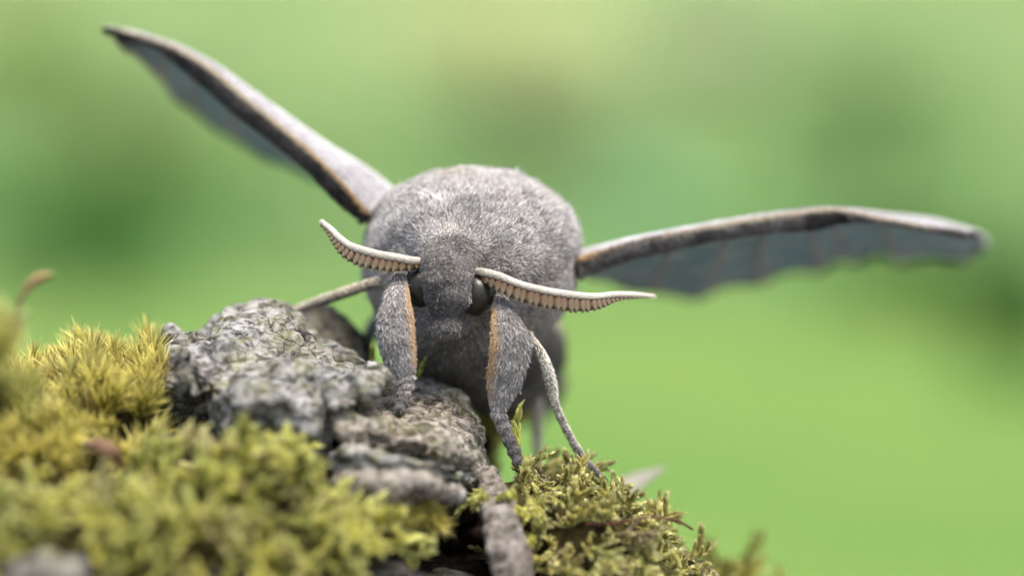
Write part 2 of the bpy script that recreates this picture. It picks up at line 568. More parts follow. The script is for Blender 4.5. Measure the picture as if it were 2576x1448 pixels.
# ---------------------------------------------------------------- the gnarled bark
def bark_part(name, parent, parts, material, voxel=0.03, amp=0.06, freq=1.6, seed=1, fine=0.010, aniso=(1, 1, 1), dents=(), label=None):
    bm = bmesh.new()
    for kind, arg in parts:
        if kind == 'hull':
            hull(bm, PA(arg))
        else:
            u, v, y, rx, ry, rz = arg
            ball(bm, P(u, v, y), (rx, ry, rz))
    me = remesh(bm, voxel, 1, name)
    v, n = verts_of(me), normals_of(me)
    an = np.array(aniso)
    q = v * an
    warp = q + 0.16 * np.stack([fbm(q * 2.6, 2, seed + 3), fbm(q * 2.6 + 7, 2, seed + 4), fbm(q * 2.6 + 13, 2, seed + 5)], 1)
    d = amp * 1.1 * fbm(warp * freq * .8, 3, seed) + amp * 0.5 * fbm(warp * freq * 1.3 + 9, 3, seed + 20, 0.45, ridged=True) + amp * .22 * fbm(warp * freq * 4 + 30, 2, seed + 25)
    for cf, cw, cd in ((1.5, .045, .9), (3.4, .07, .45)):
        ck = np.abs(fbm(warp * freq * cf + 40, 2, seed + 50))
        d = d - amp * cd * np.exp(-(ck / cw) ** 2) * np.clip(fbm(q * freq * .8 + 70, 2, seed + 55) * 2 + .6, 0, 1)
    pit = np.clip(vnoise(q * 6 + 3, seed + 60) - .5, 0, 1)
    d = d - amp * 1.2 * pit
    d = d + fine * fbm(q * 14, 4, seed + 30, 0.6)
    # cracked into irregular scales: each cell proud or sunk, narrow grooves between
    rg = np.random.default_rng(seed)
    for cell, hgt, grv, gw in ((.42, 1.05, .55, .03), (.15, .14, .14, .014)):
        lo, hi = v.min(0) - .1, v.max(0) + .1
        nc = int(np.clip(np.prod(hi - lo) / cell ** 3, 12, 420))
        cp = lo + (hi - lo) * rg.random((nc, 3))
        rnd = rg.random(nc) - .5
        sl = rg.normal(size=(nc, 3)) * .8
        wv = v + (warp - q) * .8 + .05 * cell * fbm(q * 9, 2, seed + 80)[:, None]
        D1 = np.full(len(v), 9.0); D2 = np.full(len(v), 9.0); I1 = np.zeros(len(v), int)
        for k in range(nc):
            dk = np.sqrt((((wv - cp[k]) * np.array([.75, 1, 1.3])) ** 2).sum(1))
            m1 = dk < D1
            D2 = np.where(m1, D1, np.minimum(D2, dk))
            I1[m1] = k
            D1 = np.where(m1, dk, D1)
        tilt = ((v - cp[I1]) * sl[I1]).sum(1)
        d = d + amp * hgt * (rnd[I1] + tilt * .6 / cell * .35)
        d = d - amp * grv * np.exp(-((D2 - D1) / gw) ** 2)
    for (du, dv, dy, r, depth) in dents:
        c = np.array(P(du, dv, dy))
        d = d - depth * np.exp(-(((v - c) / r) ** 2).sum(1))
    v = v + n * d[:, None]
    set_verts(me, v)
    o = mobj(name, me, material, parent)
    if label:
        o['label'] = label
    return o

bark = empty('bark_stump', P(900, 1448, 0.5), 'gnarled grey lichen covered bark stump the moth stands on', 'bark')
bark_part('bark_plate', bark, [
    ('hull', [(425, 830, .3), (560, 785, .6), (690, 772, .7), (740, 800, .6), (835, 855, .5), (895, 910, .3), (945, 940, .2),
              (402, 975, -.4), (470, 930, -.6), (640, 900, -.5), (800, 945, -.5), (900, 1000, -.4), (440, 1030, -.4), (600, 1060, -.7),
              (780, 1090, -.7), (860, 1080, -.5), (480, 900, 1.5), (700, 860, 1.8), (900, 970, 1.4), (600, 1200, 1.0), (820, 1200, .5)]),
    ('hull', [(398, 985, -.55), (425, 1000, -.7), (468, 925, -.85), (500, 960, -.8), (440, 925, -.4), (520, 1010, -.5), (420, 950, -.3)]),
    ('hull', [(560, 1010, -.95), (700, 1000, -1.0), (800, 1040, -.95), (560, 1060, -.95), (790, 1100, -.9), (600, 950, -.4), (820, 1000, -.4), (600, 1120, -.4), (820, 1120, -.4)]),
    ('hull', [(820, 985, -.6), (900, 960, -.6), (965, 930, -.35), (970, 950, -.45), (900, 1010, -.7), (830, 1030, -.7), (900, 950, 0.1), (850, 1050, 0.1), (930, 1000, 0.1)]),
], BARK, 0.026, 0.075, 1.7, 3, 0.011, (1, 1, 1.2), dents=[(445, 1035, -.5, .2, .30), (640, 895, -.3, .16, .09), (880, 960, -.65, .1, .12), (830, 870, .4, .12, .1)],
    label='pale grey cracked bark plate covered with crusty lichen')
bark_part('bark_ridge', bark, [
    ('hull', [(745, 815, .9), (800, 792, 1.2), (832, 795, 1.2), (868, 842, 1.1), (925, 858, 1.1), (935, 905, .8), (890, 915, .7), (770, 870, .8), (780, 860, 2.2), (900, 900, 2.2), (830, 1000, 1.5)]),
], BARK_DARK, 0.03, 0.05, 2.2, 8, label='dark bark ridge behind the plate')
bark_part('bark_gnarl', bark, [
    ('hull', [(770, 832, .55), (835, 845, .5), (880, 875, .4), (905, 900, .35), (880, 915, .35), (800, 880, .4), (830, 900, 1.0), (790, 860, 1.0)]),
], BARK, 0.022, 0.035, 3, 12)
bark_part('bark_knob', bark, [
    ('hull', [(840, 925, .2), (955, 942, .3), (1010, 955, .5), (945, 1085, -.55), (850, 1090, -.75), (1010, 1060, -.3), (840, 1010, -.5), (900, 1150, -.5), (1000, 1150, -.4), (880, 1100, .8), (1000, 1100, .9)]),
    ('hull', [(930, 960, .5), (1000, 945, .7), (1085, 955, .7), (1168, 1005, .5), (1203, 1080, .3), (1208, 1150, .2), (925, 1060, -.35), (1010, 1050, -.25),
              (1100, 1075, -.35), (1185, 1110, -.2), (1195, 1190, -.2), (900, 1120, -.5), (1100, 1130, -.55), (1000, 1220, .2), (1180, 1240, .1), (950, 1100, 1.5), (1150, 1150, 1.4)]),
], BARK_WARM, 0.022, 0.045, 2.2, 15, 0.011, dents=[(955, 1000, -.1, .17, .09)], label='rounded brown and grey bark knob under the front foot')
LAY = [
    ('hull', [(850, 1085, -.55), (960, 1078, -.7), (1080, 1095, -.7), (1150, 1125, -.6), (1200, 1155, -.4), (1190, 1170, -.35), (1060, 1135, -.7), (900, 1130, -.7), (840, 1110, -.5), (1000, 1120, .2), (1150, 1160, .3)]),
    ('hull', [(828, 1150, -.7), (900, 1135, -.85), (1000, 1150, -.95), (1110, 1160, -.85), (1190, 1185, -.5), (1200, 1220, -.4), (1100, 1205, -.85), (960, 1205, -.9), (840, 1195, -.75), (1000, 1180, .2), (1150, 1200, .3)]),
    ('hull', [(850, 1215, -.8), (930, 1210, -.95), (1040, 1212, -.95), (1120, 1225, -.8), (1165, 1250, -.6), (1130, 1262, -.6), (1000, 1248, -.9), (880, 1258, -.8), (1000, 1240, .1), (1120, 1250, .1)]),
]
for i, h in enumerate(LAY):
    bark_part('bark_layer', bark, [h], BARK_WARM if i != 1 else BARK, 0.022, 0.05, 2.4, 21 + i, 0.011, (0.5, 1, 2.0))
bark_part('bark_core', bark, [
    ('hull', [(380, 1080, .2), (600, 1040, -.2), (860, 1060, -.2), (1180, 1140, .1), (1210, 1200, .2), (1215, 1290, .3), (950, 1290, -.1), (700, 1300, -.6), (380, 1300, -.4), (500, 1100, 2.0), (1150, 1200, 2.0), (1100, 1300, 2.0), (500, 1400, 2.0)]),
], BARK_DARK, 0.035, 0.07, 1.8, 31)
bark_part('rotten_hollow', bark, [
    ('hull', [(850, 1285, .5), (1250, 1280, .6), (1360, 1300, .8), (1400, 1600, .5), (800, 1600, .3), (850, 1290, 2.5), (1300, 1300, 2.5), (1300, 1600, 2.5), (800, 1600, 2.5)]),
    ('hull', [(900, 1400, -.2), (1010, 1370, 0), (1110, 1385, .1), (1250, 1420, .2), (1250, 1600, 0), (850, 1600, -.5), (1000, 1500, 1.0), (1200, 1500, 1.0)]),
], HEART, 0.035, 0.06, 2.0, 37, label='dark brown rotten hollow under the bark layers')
bark_part('bark_strip', bark, [
    ('hull', [(1205, 1150, .0), (1260, 1180, -.2), (1300, 1270, -.6), (1335, 1390, -.85), (1340, 1560, -.9), (1265, 1560, -.9), (1225, 1380, -.8), (1245, 1290, -.6), (1200, 1200, -.1),
              (1290, 1300, .2), (1330, 1500, .2), (1230, 1250, .3)]),
], STRIP, 0.022, 0.014, 2.6, 41, 0.011, (1.6, 1, 0.6), label='pinkish grey bark strip running down beside the hollow')
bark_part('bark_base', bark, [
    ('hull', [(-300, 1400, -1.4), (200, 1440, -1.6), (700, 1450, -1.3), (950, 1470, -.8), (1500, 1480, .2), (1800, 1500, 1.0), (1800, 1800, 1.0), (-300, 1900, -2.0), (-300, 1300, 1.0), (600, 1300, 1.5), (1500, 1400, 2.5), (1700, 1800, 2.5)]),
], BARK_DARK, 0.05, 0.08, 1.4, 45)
bark_part('bark_chip', bark, [
    ('hull', [(20, 1425, -2.9), (120, 1405, -2.8), (210, 1418, -2.7), (240, 1500, -2.7), (0, 1520, -3.0), (100, 1440, -2.2), (200, 1500, -2.0)]),
], BARK, 0.03, 0.04, 2.4, 47, label='blurred pale grey bark chip in the lower left corner')
# orange bare patch and loose crumbs on the knob
ORANGE = plain('bare_wood', (0.20, 0.125, 0.085), (0.33, 0.23, 0.165), 9, 0.8, 0.1, 0.4, 0.02)
bark_part('bare_patch', bark, [('ball', (905, 1065, -.43, .09, .07, .085)), ('ball', (925, 1050, -.38, .06, .06, .06))], ORANGE, 0.012, 0.012, 6, 51, 0.006, label='small orange brown bare patch of wood')
CRUMB = plain('bark_crumbs', (0.10, 0.07, 0.04), (0.42, 0.36, 0.27), 6, 0.85, 0.15)

# ---------------------------------------------------------------- moss
def leaf_strip(V, F, A, R, base, d, side, nrm, L, W, curl, nseg=3):
    """one pointed, arched moss leaf with a shallow keel"""
    i0 = len(V)
    rv = random.random()
    for s in range(nseg + 1):
        t = s / nseg
        c = base + d * (L * t) + nrm * (curl * L * t * t)
        w = W * (math.sin(math.pi * min(1, 0.22 + 0.78 * t)) if t < 1 else 0)
        if s < nseg:
            V += [c - side * w + nrm * (w * 0.35), c - nrm * (w * 0.15), c + side * w + nrm * (w * 0.35)]
            A += [t] * 3; R += [rv] * 3
        else:
            V.append(c); A.append(1.0); R.append(rv)
    for s in range(nseg - 1):
        a = i0 + 3 * s
        F += [(a, a + 1, a + 4, a + 3), (a + 1, a + 2, a + 5, a + 4)]
    a = i0 + 3 * (nseg - 1)
    F += [(a, a + 1, a + 3), (a + 1, a + 2, a + 3)]

def finish_leafy(name, V, F, A, R):
    me = mesh_from(name, V, F, True)
    for nm, arr in (('along', A), ('leaf_random', R)):
        at = me.attributes.new(nm, 'FLOAT', 'POINT')
        at.data.foreach_set('value', np.array(arr, np.float32))
    return me

def stem_into(V, F, A, R, pts, r):
    i0 = len(V)
    for k, p in enumerate(pts):
        for j in range(4):
            an = j * math.pi / 2
            V.append(p + Vector((math.cos(an) * r, math.sin(an) * r, 0)))
            A.append(0.15); R.append(0.4)
    for k in range(len(pts) - 1):
        for j in range(4):
            F.append((i0 + k * 4 + j, i0 + k * 4 + (j + 1) % 4, i0 + (k + 1) * 4 + (j + 1) % 4, i0 + (k + 1) * 4 + j))

def needle_shoot(i):
    """cushion moss: tuft of long thin swept leaves on a short stem, unit height"""
    random.seed(100 + i)
    V, F, A, R = [], [], [], []
    sweep = random.uniform(0, 6.28)
    stem_into(V, F, A, R, [Vector((0, 0, -0.2)), Vector((0, 0, 0.25)), Vector((0.02, 0, 0.55))], 0.03)
    for k in range(64):
        z = 0.05 + 0.5 * (k / 64)
        an = k * 2.4 + random.uniform(-.3, .3)
        out = Vector((math.cos(an), math.sin(an), 0))
        sp = 0.75 - 0.5 * (k / 64)
        d = (out * sp + Vector((math.cos(sweep), math.sin(sweep), 0)) * 0.3 + Vector((0, 0, 1))).normalized()
        side = d.cross(Vector((0, 0, 1)) + out * 0.01).normalized()
        nrm = side.cross(d).normalized()
        leaf_strip(V, F, A, R, Vector((0, 0, z)), d, side, nrm, random.uniform(.42, .68), random.uniform(.016, .028), random.uniform(-.35, .12), 3)
    return finish_leafy('shoot', V, F, A, R)

def feather_shoot(i, n=54, spread=0.75, lw=0.05, ll=0.2, branches=0, droop=0.5):
    """trailing moss: arched stem, unit length along z, clothed in overlapping pointed leaves"""
    random.seed(200 + i)
    V, F, A, R = [], [], [], []
    bx, by = random.uniform(-.25, .25), random.uniform(0.1, droop)
    def line(t):
        return Vector((bx * t * t, by * t * t, t - 0.18 * t * t))
    stem_into(V, F, A, R, [line(t / 5) for t in range(6)], 0.016)
    def clothe(fn, n, size):
        for k in range(n):
            t = 0.02 + 0.98 * k / n
            p = fn(t)
            tg = (fn(min(1.05, t + .03)) - fn(max(0, t - .03))).normalized()
            an = k * 2.4 + random.uniform(-.35, .35)
            a = tg.cross(Vector((0.3, 1, 0.1))).normalized()
            b = a.cross(tg).normalized()
            out = a * math.cos(an) * 1.25 + b * math.sin(an) * 0.8
            sp = spread * (1 - 0.55 * t)
            d = (tg + out * sp).normalized()
            side = d.cross(out).normalized()
            nrm = side.cross(d).normalized()
            leaf_strip(V, F, A, R, p, d, side, nrm, ll * size * random.uniform(.75, 1.2), lw * size * random.uniform(.8, 1.2), random.uniform(-.55, .05), 3)
    clothe(line, n, 1.0)
    for q in range(branches):
        t0 = random.uniform(.25, .8)
        p0 = line(t0)
        sd = Vector((random.choice((-1, 1)) * random.uniform(.5, .9), random.uniform(-.2, .4), random.uniform(.3, .8))).normalized()
        ln = random.uniform(.25, .42)
        def bl(t, p0=p0, sd=sd, ln=ln):
            return p0 + sd * (ln * t) + Vector((0, 0.1 * t * t, -0.06 * t * t))
        clothe(bl, 20, 0.75)
    return finish_leafy('shoot', V, F, A, R)

NEEDLE = [needle_shoot(i) for i in range(8)]
FEATHER = [feather_shoot(i, 74, 0.8, 0.034, 0.31, 3, 0.5) for i in range(8)]
BRAID = [feather_shoot(30 + i, 120, 0.75, 0.045, 0.16, 5, 0.6) for i in range(8)]
SPRIG = [feather_shoot(60 + i, 26, 0.55, 0.075, 0.36, 0, 0.2) for i in range(3)]
for L_, M_ in ((NEEDLE, MOSS_GOLD), (FEATHER, MOSS_FEATHER), (BRAID, MOSS_BRAID), (SPRIG, MOSS_FEATHER)):
    for me in L_:
        me.materials.append(M_)

def place_shoot(parent, me, p, d, size, roll, name='shoot'):
    o = bpy.data.objects.new(name, me)
    d = Vector(d).normalized()
    q = d.to_track_quat('Z', 'Y') @ Quaternion((0, 0, 1), roll)
    o.rotation_mode = 'QUATERNION'
    o.rotation_quaternion = q
    o.location = Vector(p) - parent.location
    o.scale = (size, size, size)
    link(o, parent)
    return o

def clump(label, parts, shoots, n, size, flow, lift, seed, jitter=0.5, amp=0.05, floor=.03, zmax=9):
    """one moss clump: a litter mound carrying its shoots"""
    global rng
    rng = np.random.default_rng(seed)
    random.seed(seed)
    bm = bmesh.new()
    for kind, arg in parts:
        if kind == 'hull':
            hull(bm, PA(arg))
        else:
            u, v, y, rx, ry, rz = arg
            ball(bm, P(u, v, y), (rx, ry, rz))
    me = remesh(bm, 0.06, 3, 'litter')
    v, nn = verts_of(me), normals_of(me)
    set_verts(me, v + nn * (amp * fbm(v * 2.5, 4, seed))[:, None])
    v = verts_of(me)
    root = empty('moss_clump', (float(v[:, 0].mean()), float(v[:, 1].mean()), float(v[:, 2].min())), label, 'moss', 'moss growing on the bark stump')
    o = mobj('litter', me, SOIL, root)
    def kp(c, nm):
        w = np.clip(0.35 - nm[:, 1] + 0.5 * nm[:, 2], 0, 1.2)
        w = w * np.clip(fbm(c * 2.6, 2, seed + 5) * 4 + .6, floor, 1)
        return w
    p, nm = sample(me, n, kp)
    for i in range(n):
        fl = np.array(flow(p[i]) if callable(flow) else flow, float)
        d = nm[i] * lift + fl + rng.normal(size=3) * jitter
        d = d / np.linalg.norm(d)
        d[2] = min(d[2], zmax)
        s = size * (0.65 + 0.7 * rng.random())
        place_shoot(root, shoots[rng.integers(len(shoots))], p[i] - nm[i] * 0.04, d, s, rng.random() * 6.28)
    return root

clump('golden cushion moss with fine swept leaves left of the grey bark plate',
      [('hull', [(-60, 985, .2), (80, 965, .2), (180, 945, .2), (270, 915, .3), (340, 895, .4), (400, 905, .4), (410, 1000, .0), (330, 1050, -.5), (200, 1060, -.6), (0, 1080, -.5), (-60, 1100, -.4), (420, 1100, -.1), (300, 1180, -.3), (0, 1200, -.2), (200, 1000, 1.4), (380, 1000, 1.4), (-60, 1050, 1.2)])],
      NEEDLE, 295, 0.29, (-.1, -.15, .6), 0.9, 11, 0.35)
clump('pale tipped moss fans leaning out at the left edge beneath the golden cushion',
      [('hull', [(-80, 1090, -.6), (60, 1100, -.8), (180, 1110, -.8), (330, 1130, -.7), (390, 1200, -.6), (330, 1290, -.7), (150, 1290, -.9), (-80, 1280, -.9), (0, 1150, .5), (300, 1200, .5)])],
      NEEDLE, 170, 0.30, (-.5, -.35, .25), 0.8, 12, 0.35)
clump('bright yellow green feathery moss sprawling in front of the bark plate',
      [('hull', [(380, 1230, -1.2), (560, 1200, -1.3), (660, 1165, -1.3), (760, 1170, -1.2), (800, 1230, -1.1), (780, 1310, -1.2), (600, 1310, -1.4), (380, 1290, -1.4), (500, 1300, -.7), (760, 1300, -.7), (650, 1220, -.9)])],
      FEATHER, 90, 0.31, lambda p: (-.5 + .6 * (p[0] > P(640, 0, -1.5).x), -.25, .55), 0.5, 13, 0.4)
clump('yellow green moss mat blurred in the lower left foreground',
      [('hull', [(-120, 1290, -1.8), (150, 1270, -1.8), (350, 1280, -1.7), (520, 1310, -1.7), (560, 1350, -1.8), (500, 1480, -2.0), (240, 1470, -2.1), (-120, 1470, -2.2), (-120, 1330, -.8), (500, 1330, -.8), (250, 1290, -1.2)])],
      FEATHER, 190, 0.25, (-.1, -.3, .4), 0.6, 14, 0.5)
clump('tangled pale moss tumbling over the bark edge left of the dark hollow',
      [('hull', [(560, 1350, -1.7), (700, 1310, -1.5), (830, 1300, -1.3), (960, 1310, -1.0), (1030, 1330, -.9), (980, 1390, -1.0), (880, 1450, -1.3), (600, 1480, -1.8), (520, 1400, -1.8), (700, 1400, -.3), (950, 1370, -.3), (850, 1320, -.5)])],
      FEATHER, 150, 0.25, (.15, -.45, -.05), 0.6, 15, 0.55)
clump('braided olive moss on the right under the front and middle feet',
      [('hull', [(1238, 1205, .1), (1300, 1185, .2), (1400, 1190, .3), (1490, 1208, .4), (1580, 1262, .4), (1660, 1340, .4), (1720, 1430, .4), (1740, 1520, .4), (1270, 1240, .0), (1360, 1260, -.25), (1500, 1330, -.5), (1650, 1430, -.3), (1385, 1550, -.5), (1600, 1600, -.5),
                 (1350, 1230, 1.3), (1550, 1320, 1.5), (1700, 1500, 1.4), (1300, 1600, 1.2)])],
      BRAID, 298, 0.29, lambda p: (.40, -.35, -.2), 0.42, 16, 0.35, floor=.5, zmax=.5)
clump('pale leafy moss draped over the pinkish bark strip',
      [('hull', [(1225, 1215, -.3), (1280, 1200, -.3), (1330, 1230, -.4), (1340, 1300, -.5), (1250, 1270, -.5), (1215, 1240, -.4), (1290, 1250, 0), (1340, 1340, -.4), (1350, 1400, -.4), (1360, 1300, -.1)])],
      FEATHER, 12, 0.26, (-.2, -.4, -.4), 0.5, 17, 0.5)
clump('blurred upright moss tuft behind the right end of the stump',
      [('hull', [(1760, 1440, 2.2), (1800, 1390, 2.2), (1830, 1430, 2.2), (1870, 1500, 2.2), (1740, 1600, 2.0), (1890, 1600, 2.0), (1800, 1420, 2.8), (1800, 1600, 2.9)])],
      FEATHER, 18, 0.42, (.0, -.1, 1.0), 0.3, 18, 0.35)
clump('very blurred tall moss tuft at the far left edge',
      [('hull', [(-80, 930, -2.6), (-10, 930, -2.6), (15, 980, -2.6), (30, 1060, -2.5), (-80, 1100, -2.6), (-60, 900, -2.0), (40, 1000, -2.0), (-60, 1080, -1.8)])],
      FEATHER, 20, 0.36, (.15, -.1, .9), 0.4, 19, 0.45)
clump('dim yellow green moss in the gap under the moth\'s belly',
      [('hull', [(1195, 1020, 2.2), (1260, 1010, 2.2), (1290, 1060, 2.2), (1260, 1130, 2.2), (1200, 1160, 2.0), (1230, 1080, 2.8), (1200, 1200, 2.4)])],
      FEATHER, 26, 0.30, (.1, -.4, .3), 0.6, 20, 0.4)
clump('mossy fringe on the ledge beneath the bark layers',
      [('hull', [(870, 1275, -.75), (960, 1268, -.85), (1060, 1275, -.8), (1130, 1290, -.6), (1080, 1305, -.6), (940, 1305, -.75), (950, 1290, -.2), (1080, 1295, -.2)])],
      NEEDLE, 70, 0.2, (0, -.6, .1), 0.6, 22, 0.5)

# single sprigs beside the feet
def sprig(label, u, v, y, d, size, i, shoots=SPRIG):
    p = P(u, v, y)
    o = bpy.data.objects.new('moss_sprig', shoots[i])
    o.rotation_mode = 'QUATERNION'
    o.rotation_quaternion = Vector(d).normalized().to_track_quat('Z', 'Y') @ Quaternion((0, 0, 1), i * 1.3)
    o.location = p
    o.scale = (size,) * 3
    o['label'] = label
    o['category'] = 'moss'
    COL.objects.link(o)
sprig('little green moss sprig standing beside the right front foot', 1303, 1135, .12, (-.22, 0, 1), .30, 0)
sprig('tiny pale moss sprig in the notch between plate and left front leg', 936, 930, .6, (.05, 0, 1), .18, 1)
sprig('short green moss sprig right behind the left front foot', 1052, 955, .45, (.1, 0, 1), .16, 2)
DRY = plain('dry_blade', (0.55, 0.50, 0.36), (0.72, 0.67, 0.52), 4, 0.7, 0.2)
db = mobj('dry_leaf', tube('dry_leaf', interp([P(1515, 1275, 1.5), P(1560, 1235, 1.6), P(1610, 1205, 1.7), P(1672, 1176, 1.8)], 16), interp([[.04], [.075], [.06], [.012]], 16)[:, 0], .02, sides=10), DRY)
db['label'] = 'blurred pale dry leaf blade pointing right behind the braided moss'
db['category'] = 'dry leaf'

# spore stalk at the far left, thread on the right moss
STALK = plain('spore_stalk', (0.10, 0.045, 0.02), (0.20, 0.10, 0.05), 5, 0.5, 0.3)
CAPS = plain('spore_capsule', (0.22, 0.12, 0.05), (0.32, 0.19, 0.09), 5, 0.5, 0.3)
sp = empty('spore_capsule_stalk', P(35, 880, -1.5), 'brown curved moss spore capsule standing up at the far left edge', 'moss capsule')
mobj('stalk', tube('stalk', [P(30, 880, -1.5), P(38, 800, -1.5), P(50, 755, -1.5), P(66, 730, -1.5)], [.016, .014, .014, .016], sides=8), STALK, sp)
mobj('capsule', tube('capsule', interp([P(62, 735, -1.5), P(80, 710, -1.5), P(105, 695, -1.5), P(135, 688, -1.5)], 14), interp([[.016], [.026], [.024], [.006]], 14)[:, 0], sides=10), CAPS, sp)
THREAD = plain('thread', (0.05, 0.012, 0.01), (0.10, 0.025, 0.02), 5, 0.5, 0.3)
th = mobj('fibre', tube('fibre', interp([P(1470, 1318, -.45), P(1540, 1316, -.5), P(1610, 1303, -.5), P(1660, 1300, -.48), P(1710, 1312, -.4), P(1742, 1330, -.3)], 30), .0085, sides=6), THREAD)
th['label'] = 'thin dark red fibre arching over the braided moss'
th['category'] = 'fibre'
CURL = plain('dry_leaf', (0.16, 0.085, 0.05), (0.30, 0.19, 0.12), 6, 0.7, 0.2)
dl = mobj('dry_leaf', tube('dry_leaf', interp([P(215, 1118, -1.1), P(250, 1122, -1.2), P(285, 1140, -1.2), P(300, 1170, -1.1)], 12), interp([[.02], [.05], [.05], [.012]], 12)[:, 0], .015, sides=10), CURL)
dl['label'] = 'small curled reddish brown dry leaf caught in the moss at left'
dl['category'] = 'dry leaf'

# bark crumbs lying by the left front foot
crumb_me = []
for i in range(4):
    bm = bmesh.new()
    random.seed(i)
    hull(bm, [Vector((random.uniform(-1, 1), random.uniform(-.6, .6), random.uniform(-.5, .5))) for _ in range(9)])
    me = bpy.data.meshes.new('crumb'); bm.to_mesh(me); bm.free(); me.materials.append(CRUMB)
    crumb_me.append(me)
def knob_y(u, v):
    dg = bpy.context.evaluated_depsgraph_get()
    o = Vector((0, -CAM_D, 0)); d = (P(u, v, 0) - o).normalized()
    hit, loc, *_ = scene.ray_cast(dg, o, d)
    return loc if hit else None
bpy.context.view_layer.update()
crumbs = []
for i in range(60):
    u, v = random.gauss(975, 40), random.gauss(1015, 32)
    loc = knob_y(u, v)
    if loc is None or loc.y > .6: continue
    o = bpy.data.objects.new('crumb', crumb_me[i % 4])
    s = random.uniform(.006, .02)
    o.scale = (s, s, s)
    o.rotation_euler = (random.random() * 6, random.random() * 6, random.random() * 6)
    o.location = loc - bark.location
    link(o, bark)

# ---------------------------------------------------------------- the moth
moth = empty('moth', P(1190, 1000, 0.8), 'fuzzy grey moth facing the camera with raised wings and comb antennae', 'moth')
rng = np.random.default_rng(5)
bm = bmesh.new()
for u, v, y, rx, ry, rz in [
    (1187, 650, 1.15, .765, 1.0, .625), (1155, 790, 1.15, .60, .8, .50), (1265, 790, 1.2, .33, .6, .34), (1190, 890, 1.15, .30, .45, .30), (1160, 610, .75, .55, .62, .38), (1140, 640, .45, .34, .42, .24), (1128, 640, .22, .22, .30, .17),
    (1125, 700, .08, .185, .30, .17), (1124, 665, .10, .19, .26, .11), (1128, 745, .0, .170, .2, .10), (1165, 860, .95, .25, .35, .3),
    (1240, 880, 2.2, .50, .9, .45), (1290, 955, 3.2, .38, .9, .32), (1320, 1000, 4.2, .24, .7, .19), (1118, 822, -.01, .118, .15, .085), (1125, 800, .32, .13, .28, .14)]:
    ball(bm, P(u, v, y), (rx, ry, rz), e=.86 if rx == .765 else 1.0)
body_me = remesh(bm, 0.03, 22, 'body')
v, nn = verts_of(body_me), normals_of(body_me)
th_w = np.clip((v[:, 1] - .3) / .4, 0, 1)
set_verts(body_me, v + nn * (0.02 * fbm(v * 2.2, 3, 4) * th_w + 0.012 * fbm(v * 6, 3, 9))[:, None])
body = mobj('body', body_me, SKIN, moth)

HEADC = np.array(P(1125, 690, .0))
def body_fur():
    global rng
    N = 290000
    def keep(c, nm):
        front = np.clip(0.75 - nm[:, 1], 0.08, 1)
        head = 1 + 1.2 * np.clip((.4 - c[:, 1]) / .2, 0, 1)
        return front * head * (1 - 0.75 * (c[:, 1] > 2.2))
    p, n = sample(body_me, N, keep)
    rel = p - HEADC
    ishead = np.clip((0.34 - p[:, 1]) / 0.3, 0, 1) * np.clip((.34 - np.abs(rel[:, 0])) / .12, 0, 1) * np.clip((.36 + .10 * fbm(p * 6, 2, 77) - rel[:, 2]) / .26, 0, 1)
    flow = np.stack([rel[:, 0] * 1.2, np.full(N, .75), rel[:, 2] * 1.1 + .1], 1)
    # face hair sweeps down, chest hair hangs
    fh = np.stack([rel[:, 0] * .8, np.zeros(N) - .1, np.full(N, -.6)], 1)
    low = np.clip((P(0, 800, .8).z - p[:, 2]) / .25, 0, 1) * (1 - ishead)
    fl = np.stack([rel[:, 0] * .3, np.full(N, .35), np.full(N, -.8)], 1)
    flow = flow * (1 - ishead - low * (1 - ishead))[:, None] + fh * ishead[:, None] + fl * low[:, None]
    sw = np.stack([fbm(p * 3.0, 2, 60), fbm(p * 3.0 + 5, 2, 61), fbm(p * 3.0 + 11, 2, 62)], 1)
    sw2 = np.stack([fbm(p * 11.0, 2, 63), fbm(p * 11.0 + 5, 2, 64), fbm(p * 11.0 + 11, 2, 65)], 1)
    flow = unit(flow) + sw * .4 + sw2 * .3 + rng.normal(size=(N, 3)) * (.16 + .35 * ishead)[:, None]
    tuft = fbm(p * 5.0, 3, 70)
    length = (.044 + .010 * tuft + .022 * rng.random(N)) * (1 - .35 * ishead) + .03 * low
    length[rng.random(N) < .004] *= 1.6
    lift = .75 + .35 * tuft + .2 * rng.random(N)
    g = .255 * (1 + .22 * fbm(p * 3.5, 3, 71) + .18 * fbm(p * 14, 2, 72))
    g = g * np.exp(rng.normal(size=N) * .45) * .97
    g = g * (1 - .60 * ishead) * (1 - .58 * low)  # lower chest: shadow painted into hair that is brownish anyway
    crest = np.zeros(N)
    for arc in ([(1075, 500), (1130, 520), (1190, 522), (1240, 545), (1290, 532)], [(1170, 572), (1215, 566), (1260, 582)]):
        ap = PA([(u, v, .45) for u, v in interp(arc, 40)])[:, [0, 2]]
        dd = np.sqrt(((p[:, None, [0, 2]] - ap[None]) ** 2).sum(2)).min(1)
        crest = np.maximum(crest, np.exp(-(dd / .035) ** 2) * (p[:, 1] < 1.0))
    g = g * (1 + .28 * crest)
    length = length * (1 + .5 * crest)
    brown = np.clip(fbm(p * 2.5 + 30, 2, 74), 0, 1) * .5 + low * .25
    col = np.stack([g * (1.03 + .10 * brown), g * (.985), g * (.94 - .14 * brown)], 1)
    # pale scales sprinkled on the face
    spk = (rng.random(N) < .12 * ishead)
    col[spk] *= 2.4
    pale = rng.random(N) < .10 * (1 - ishead)
    col[pale] *= 1.5
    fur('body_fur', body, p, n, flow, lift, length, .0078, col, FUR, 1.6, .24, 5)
body_fur()

